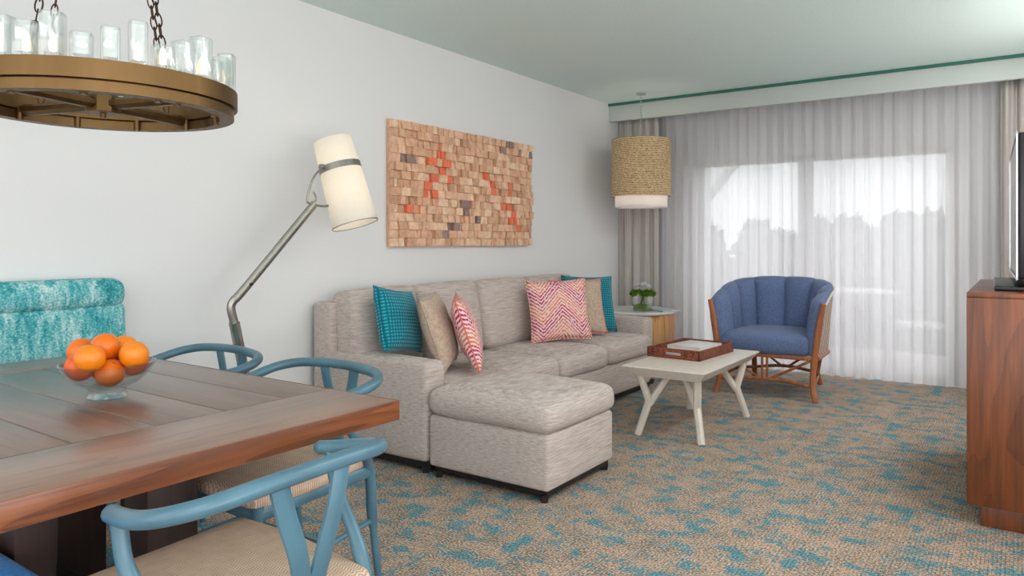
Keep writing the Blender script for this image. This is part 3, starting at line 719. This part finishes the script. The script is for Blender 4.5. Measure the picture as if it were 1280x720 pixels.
MB().tube([(-.25, .30, .322), (.25, .30, .322)], .015, 8).build('seat_rail', RT, ac)
MB().tube(smooth([(-.352, YF-.01, .11), (-.18, YF-.012, .135), (0, YF-.014, .142), (.18, YF-.012, .135), (.352, YF-.01, .11)], 5), .013, 8, square=True).build('stretcher', RT, ac)
MB().tube(smooth([(-.255, .34, .11), (0, .34, .14), (.255, .34, .11)], 5), .013, 8, square=True).build('stretcher', RT, ac)
for sx in (-1, 1): MB().tube(smooth([(sx*.352, YF-.01, .11), (sx*.32, 0, .14), (sx*.255, .34, .11)], 5), .013, 8, square=True).build('stretcher', RT, ac)
for x in (-.018, .018): MB().tube([(x, YF-.008, .135), (x, YF-.008, .31)], .010, 8).build('upright', RT, ac)
for sx in (-1, 1):
    MB().tube([(sx*.03, YF-.006, .14), (sx*.335, YF-.006, .305)], .010, 8).build('brace', RT, ac)
    MB().tube([(sx*.03, .335, .14), (sx*.25, .315, .305)], .010, 8).build('brace', RT, ac)
    MB().tube([(sx*.322, -.02, .138), (sx*.36, -.05, .315)], .010, 8).build('upright', RT, ac)
    MB().tube([(sx*.325, -.05, .138), (sx*.355, -.27, .31)], .010, 8).build('brace', RT, ac)
    MB().tube([(sx*.318, .02, .138), (sx*.285, .24, .31)], .010, 8).build('brace', RT, ac)

# ------------------------------------------------------------------ dining table
TX0, TX1, TY0, TY1 = .36, 1.985, .45, 1.495
dt = thing('dining_table', 'large brown wooden dining table with planked top and dark pedestal base', 'table', ((TX0+TX1)/2, (TY0+TY1)/2, 0))
cx, cy = (TX0+TX1)/2, (TY0+TY1)/2
def tb(name, lo, hi, mat, r=.003): return MB().box((lo[0]-cx, lo[1]-cy, lo[2]), (hi[0]-cx, hi[1]-cy, hi[2]), r=r).build(name, mat, dt)
BR = .285
tb('end_board', (TX1-BR, TY0, .695), (TX1, TY1, .75), MT['walnut_sheen_y']); tb('end_board', (TX0, TY0, .695), (TX0+.24, TY1, .75), MT['walnut_sheen_y'])
seams = [TY0, .565, .76, .95, 1.14, 1.33, TY1]
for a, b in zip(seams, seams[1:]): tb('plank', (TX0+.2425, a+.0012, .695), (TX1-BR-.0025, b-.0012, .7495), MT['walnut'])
ex = .004
for lo, hi, mt in (((TX1-.0002, TY0-ex, .695), (TX1+ex, TY1+ex, .7496), 'edge_y'), ((TX0-ex, TY0-ex, .695), (TX0+.0002, TY1+ex, .7496), 'edge_y'), ((TX0, TY1-.0002, .695), (TX1, TY1+ex, .7496), 'edge_x'), ((TX0, TY0-ex, .695), (TX1, TY0+.0002, .7496), 'edge_x')): tb('edge_face', lo, hi, MT[mt], .0015)  # faces of the same boards, in wood colour without the painted sheen
tb('sub_top', (TX0+.22, TY0+.22, .64), (TX1-.30, TY1-.22, .6945), MT['darkw'])
for x0, x1 in ((1.33, 1.455), (.79, .915)):
    for y0, y1 in ((.735, .83), (1.06, 1.21)): tb('pedestal_post', (x0, y0, .05), (x1, y1, .64), MT['darkw'])
    tb('foot_beam', (x0-.01, .70, 0), (x1+.01, 1.31, .05), MT['darkw'])
tb('stretcher', (.915, .90, .12), (1.33, .99, .24), MT['darkw'])

# bowl + oranges -----------------------------------------------------
bx, by, bz = 1.275, 1.04, .7502
bw = thing('fruit_bowl', 'clear glass footed bowl of oranges on the dining table', 'bowl', (bx, by, bz))
MB().lathe([(.0, .0), (.050, 0), (.053, .005), (.049, .016), (.048, .022), (.050, .030), (.082, .044), (.109, .070), (.126, .099), (.1265, .102), (.122, .102), (.105, .072), (.078, .047), (.045, .034), (.0, .0315)], seg=56, caps=False).build('bowl_body', MT['bowl'], bw)
RO = .0405
fruit = [(-.0872, -.0316, .1289, 0), (.0543, -.0739, .1278, 1), (-.002, -.0056, .1476, 0), (-.0554, .074, .1286, 1), (.0859, .0314, .1275, 1), (.019, .066, .0944, 2), (-.0207, -.0661, .0949, 2), (.0383, -.0119, .0763, 0), (-.0404, .0118, .077, 2)]
Fl = ['dark orange resting on the bowl rim nearest the teal chair', 'biggest-looking orange at the front of the pile in the bowl', 'orange in the middle of the top of the pile in the bowl', 'orange at the back of the pile, nearest the floor lamp',
      'bright orange at the front of the bowl rim towards the blue foreground chair', 'orange tucked low behind the bright one at the sofa side of the bowl', 'reddish orange low in the bowl under the rim orange', 'orange at the bottom front of the bowl seen through the glass', 'orange buried at the bottom of the bowl under the others']
for (x, y, z, c), lab in zip(fruit, Fl):
    m = MB(); R = random.Random(lab); ro = RO*R.uniform(.965, .978)
    prof = [(ro*math.sin(PI*k/20)+1e-4, -ro*.97*math.cos(PI*k/20)+(.004 if k == 20 else 0)-(0 if k < 19 else .002)) for k in range(21)]
    ob = tag(MB().lathe(prof, seg=28).build('orange', MT['peel%d' % c], None, (bx+x, by+y, bz+z), (R.uniform(-.9, .9), R.uniform(-.9, .9), R.uniform(0, 6))), lab, 'fruit', 'oranges in the glass bowl')
    MB().lathe([(.0045, ro*.965), (.0035, ro*.985), (.0005, ro*.98)], seg=8).build('navel', MT['navel'], ob)

# wishbone chairs: local +y is the front ------------------------------
def make_chair(label):
    t = thing('dining_chair', label, 'chair', (0, 0, 0), 0, 'blue wishbone dining chairs'); BP = MT['bluep']
    rail = smooth([(-.250, .022, .702), (-.261, -.03, .708), (-.270, -.10, .720), (-.260, -.165, .735), (-.205, -.215, .748), (-.10, -.232, .756), (0, -.236, .758), (.10, -.232, .756), (.205, -.215, .748), (.260, -.165, .735), (.270, -.10, .720), (.261, -.03, .708), (.250, .022, .702)], 5)
    n = len(rail); MB().tube(rail, [.0125 if i in (0, n-1) else .0185 for i in range(n)], 12, flat=.92).build('top_rail', BP, t)
    for sx in (-1, 1):
        MB().tube(smooth([(sx*.205, -.235, 0), (sx*.20, -.205, .25), (sx*.207, -.185, .42), (sx*.232, -.125, .52), (sx*.254, -.045, .61), (sx*.257, -.018, .702)], 6), [.013]*6+[.018]*12+[.015]*13, 10).build('rear_leg', BP, t)
        MB().tube([(sx*.225, .280, 0), (sx*.235, .285, .25), (sx*.243, .280, .448)], [.013, .018, .017], 10).build('front_leg', BP, t)
        MB().tube(smooth([(sx*.012, -.203, .44), (sx*.016, -.225, .52), (sx*.034, -.236, .60), (sx*.062, -.237, .68), (sx*.078, -.234, .745)], 5), .021, 8, flat=.42, up=(0, 1, 0), square=True).build('splat', BP, t)
        MB().tube([(sx*.205, -.19, .425), (sx*.243, .280, .425)], .016, 8, flat=1.25, square=True).build('seat_rail', BP, t)
        MB().tube([(sx*.2, -.20, .25), (sx*.235, .285, .22)], .010, 8).build('stretcher', BP, t)
    MB().tube([(-.243, .280, .425), (.243, .280, .425)], .016, 8, flat=1.25, square=True).build('seat_rail', BP, t)
    MB().tube([(-.205, -.19, .425), (.205, -.19, .425)], .016, 8, flat=1.25, square=True).build('seat_rail', BP, t)
    MB().tube([(-.218, .01, .236), (.218, .01, .236)], .010, 8).build('stretcher', BP, t)
    m = MB().soft((-.255, -.205, .438), (.255, .300, .482), .021, (0, 0, .012), 8, 3)
    m.v = [(x*(1-.20*max(0, (.10-y)/.305)), y, z) for x, y, z in m.v]
    m.build('seat', MT['herring'], t)
    return t
ch = make_chair('blue wishbone chair in the foreground, back towards the viewer, at the table end')
ch.location = (2.07, .915, 0); ch.rotation_euler = (0, 0, PI/2+D(3))
dup(ch, (1.42, 1.545, 0), PI, 'blue wishbone chair on the sofa side of the table, nearest its corner')
dup(ch, (.765, 1.545, 0), PI, 'blue wishbone chair on the sofa side, in front of the floor lamp')

# teal high-back chair -----------------------------------------------
tc = thing('upholstered_chair', 'high-backed teal bouclé dining chair with a rolled top at the wall end of the table', 'chair', (.19, 1.355, 0), -PI/2)
# local +y = front (towards +X after the turn), x across
mb = MB().soft((-.32, -.09, .46), (.32, .0, .93), .03, (0, .012, 0), 8, 3); mb.xf(Matrix.Translation((0, 0, 0)) @ Matrix.Rotation(.06, 4, 'X')); mb.build('backrest', MT['boucle'], tc)
MB().soft((-.322, -.165, .905), (.322, -.042, 1.035), .052, (0, .01, .004), 8, 4).build('head_roll', MT['boucle'], tc)
MB().soft((-.32, -.05, .33), (.32, .265, .475), .04, (.004, .006, .012), 6, 3).build('seat', MT['boucle'], tc)
for x in (-.28, .28):
    for y in (.0, .225): MB().lathe([(.015, 0), (.022, .335)], (x, y, 0), 12).build('leg', MT['darkw'], tc)

# blue bench -----------------------------------------------------------
bb = thing('upholstered_bench', 'bright blue upholstered bench tucked under the open side of the dining table', 'bench', (1.20, .50, 0))
MB().soft((-.50, -.22, .37), (.50, .225, .462), .03, (0, 0, .006), 6, 3).build('seat', MT['bluecloth'], bb)
for x in (-.44, .44):
    for y in (-.17, .14): MB().lathe([(.016, 0), (.022, .375)], (x, y, 0), 12).build('leg', MT['darkw'], bb)

# ------------------------------------------------------------------ chandelier
cz = 1.568
cd = thing('chandelier', 'round brass ring chandelier with cast glass tubes above the dining table', 'chandelier', (1.27, 1.03, cz))
def hoop(r, w, z0, z1): return MB().lathe([(r, z0), (r, z1), (r-w, z1), (r-w, z0)], seg=96, caps=False, loop=True)
hoop(.362, .062, .030, .078).build('upper_ring', MT['brass'], cd, angle=30)
hoop(.352, .040, .0, .0265).build('lower_ring', MT['brass'], cd, angle=30)
MB().lathe([(.345, .026), (.345, .031), (.32, .031), (.32, .026)], seg=64, caps=False, loop=True).build('shadow_gap', MT['bronze'], cd)
MB().lathe([(.0, .0), (.046, .0), (.048, .004), (.048, .050), (.0, .050)], seg=8, caps=False).build('hub', MT['brass'], cd, angle=20)
for k in range(4):
    a = D(17+90*k); MB().tube([(.036*math.cos(a), .036*math.sin(a), .026), (.325*math.cos(a), .325*math.sin(a), .026)], .020, 8, flat=.8, square=True).build('spoke', MT['brass'], cd, angle=25)
MB().lathe([(.008, -.012), (.008, .008)], seg=10).build('finial', MT['brass'], cd)
hts = [.087, .114, .065, .089, .114, .129, .071, .069, .101, .056, .098, .067, .1, .099, .067, .074, .102, .052, .053, .058, .085, .102, .099, .105, .074, .05, .097, .101, .086, .109, .064, .086, .111, .062]
LIT = (1, 3, 8, 12, 16, 20, 24, 28, 29, 32, 33)
NTB = 34
sq = lambda r, z, c, rot: [(c[0]+math.cos(t+rot)*r/max(abs(math.cos(t)), abs(math.sin(t)))*.5**(0.0)*((abs(math.cos(t))**7+abs(math.sin(t))**7)**(-1/7))*max(abs(math.cos(t)), abs(math.sin(t))), c[1]+math.sin(t+rot)*r/max(abs(math.cos(t)), abs(math.sin(t)))*((abs(math.cos(t))**7+abs(math.sin(t))**7)**(-1/7))*max(abs(math.cos(t)), abs(math.sin(t))), z) for t in [2*PI*q/24 for q in range(24)]]
R = random.Random(21)
for k in range(NTB):
    a = 2*PI*k/NTB+.1566; rr = .331+R.uniform(-.004, .004); c = (rr*math.cos(a), rr*math.sin(a)); h = hts[k]; rot = a+R.uniform(-.2, .2); w = .0225+R.uniform(-.0015, .002)
    z0 = .0785
    tbm = MB().loft([sq(w*.96, z0, c, rot), sq(w, z0+.006, c, rot), sq(w*1.01, z0+h-.004, c, rot), sq(w*.95, z0+h, c, rot), sq(w*.78, z0+h-.002, c, rot), sq(w*.76, z0+.01, c, rot)])
    g = tbm.build('glass_tube', MT['tube'], cd, angle=50)
    if k in LIT:
        MB().lathe([(.002, z0+.012), (.0085, z0+.016), (.0095, z0+.035), (.006, z0+.052), (.001, z0+.062)], (c[0], c[1], 0), 12).build('bulb', MT['bulb'], g)
    if k % 3 == 0:
        MB().lathe([(.009, -.004), (.009, .03)], (c[0]*.93, c[1]*.93, 0), 10).build('lamp_holder', MT['brass'], cd)
TOP = H-cz
for k in range(4):
    a = D(17+90*k); p = (.24*math.cos(a), .24*math.sin(a), .046); m = MB()
    for dz in (0,):
        q = (.05*math.cos(a)+(.02*dz), .05*math.sin(a)+.02*dz, TOP-.04)
        for l in chain((p[0]+.012*dz, p[1]+.012*dz, p[2]), q, 30, .0085, R0=.0021): m.add(l.v, l.f)
    m.build('chain', MT['bronze'], cd)
MB().lathe([(.075, TOP-.045), (.085, TOP-.03), (.085, TOP-.001), (.0, TOP-.0005)], seg=32).build('canopy', MT['brass'], cd)

# ------------------------------------------------------------------ media cabinet and television
cab = thing('media_cabinet', 'reddish oak media cabinet with a recessed plinth in front of the sheer curtain', 'cabinet', (3.55, 4.25, 0))
X0, X1, YC0, YC1 = -.305, .30, -.64, .66
MB().box((X0+.05, YC0+.03, 0), (X1, YC1-.04, .092), r=.003).build('plinth', MT['oak'], cab)
MB().box((X0+.02, YC0+.022, .092), (X1, YC1-.022, .964), r=.002).build('body', MT['oak'], cab)
for y0 in (YC0, YC1-.022): MB().box((X0, y0, .092), (X1, y0+.022, .964), r=.002).build('end_panel', MT['oak'], cab)
MB().box((X0, YC0, .964), (X1, YC1, .986), r=.003).build('top_panel', MT['oak'], cab)
for k in range(3):
    y0 = YC0+.026+k*.417
    d = MB().box((X0+.001, y0, .10), (X0+.02, y0+.412, .960), r=.003).build('door', MT['oak'], cab)
    MB().tube([(X0-.010, y0+.36, .50), (X0-.010, y0+.36, .64)], .006, 8).build('handle', MT['steel'], d)
tv = thing('television', 'thin black flat-screen television seen edge-on above the oak cabinet', 'television', (3.435, 4.25, .9865), D(1.7))
MB().box((-.03, -.60, .058), (.025, .60, .668), r=.012).build('casing', MT['tv'], tv)
MB().box((-.0325, -.585, .075), (-.029, .585, .65)).build('screen', MT['screen'], tv)
MB().box((-.036, -.602, .054), (-.030, -.590, .672)).box((-.036, .590, .054), (-.030, .602, .672)).box((-.036, -.602, .66), (-.030, .602, .672)).box((-.036, -.602, .054), (-.030, .602, .066)).build('bezel', MT['silver'], tv)
MB().box((-.11, -.47, 0), (.10, .42, .022), r=.006).build('stand_base', MT['tv'], tv)
MB().box((-.02, -.06, .013), (.015, .06, .08), r=.004).build('stand_neck', MT['tv'], tv)

# ------------------------------------------------------------------ light
w = bpy.data.worlds.new('overcast_sky'); SC.world = w; w.use_nodes = True
bg = w.node_tree.nodes['Background']; bg.inputs[0].default_value = (.98, .97, 1., 1); bg.inputs[1].default_value = 2.25
def area(name, loc, rot, sx, sy, e, col=(1, 1, 1)):
    l = bpy.data.lights.new(name, 'AREA'); l.shape = 'RECTANGLE'; l.size = sx; l.size_y = sy; l.energy = e; l.color = col
    o = bpy.data.objects.new(name, l); COL.objects.link(o); o.location = loc; o.rotation_euler = rot; return o
def point(name, loc, e, r, col):
    l = bpy.data.lights.new(name, 'POINT'); l.energy = e; l.shadow_soft_size = r; l.color = col
    o = bpy.data.objects.new(name, l); COL.objects.link(o); o.location = loc; return o
area('ceiling_fill', (4.2, -.9, 2.58), (0, 0, 0), 1.4, 1.4, 32, (1, .97, .94))  # added overhead fill behind the view, no fixture
area('ceiling_fill', (1.9, -1.8, 2.58), (0, 0, 0), 1.4, 1.4, 20, (1, .97, .94))  # second added fill overhead, also unseen
area('upward_fill', (4.9, .6, 1.0), (PI, -.35, 0), 1.6, 2.4, 56, (1, .98, .96))  # added upward fill to brighten the ceiling, out of view
area('side_fill_down', (3.70, 4.3, 2.57), (0, .35, 0), .22, 3.4, 34, (1, .97, .95))  # added fill from beyond the right frame edge, no lamp modelled
area('side_fill_up', (3.72, 4.3, .95), (PI, .45, 0), .25, 3.0, 44, (1, .97, .94))  # added low fill aimed up at the far ceiling, unseen
point('pendant_glow', (pc[0], pc[1], 1.80), 2.2, .05, (1, .9, .8))
hp = Vector((.33, 2.265, 0))+hc
point('floor_lamp_glow', hp+axd*.15, 1.9, .03, (1, .88, .72)); point('floor_lamp_glow', hp-axd*.08, .7, .03, (1, .88, .72))

# ------------------------------------------------------------------ camera
cam = bpy.data.cameras.new('camera'); co = bpy.data.objects.new('camera', cam); COL.objects.link(co)
F = 905.; cam.sensor_width = 36; cam.lens = F/1280*36; cam.shift_y = -58/1280; cam.clip_start = .05; cam.clip_end = 300
co.location = (3.43, 0, 1.2); co.rotation_euler = (PI/2, 0, math.atan(635/F)); SC.camera = co
SC.view_settings.view_transform = 'Standard'; SC.view_settings.look = 'None'; SC.view_settings.exposure = .22; SC.view_settings.gamma = 1.; SC.view_settings.use_curve_mapping = False
SC.cycles.use_denoising = True; SC.cycles.max_bounces = 10; SC.cycles.diffuse_bounces = 5; SC.cycles.transparent_max_bounces = 16; SC.cycles.sample_clamp_indirect = 6.; SC.cycles.caustics_reflective = False; SC.cycles.caustics_refractive = False
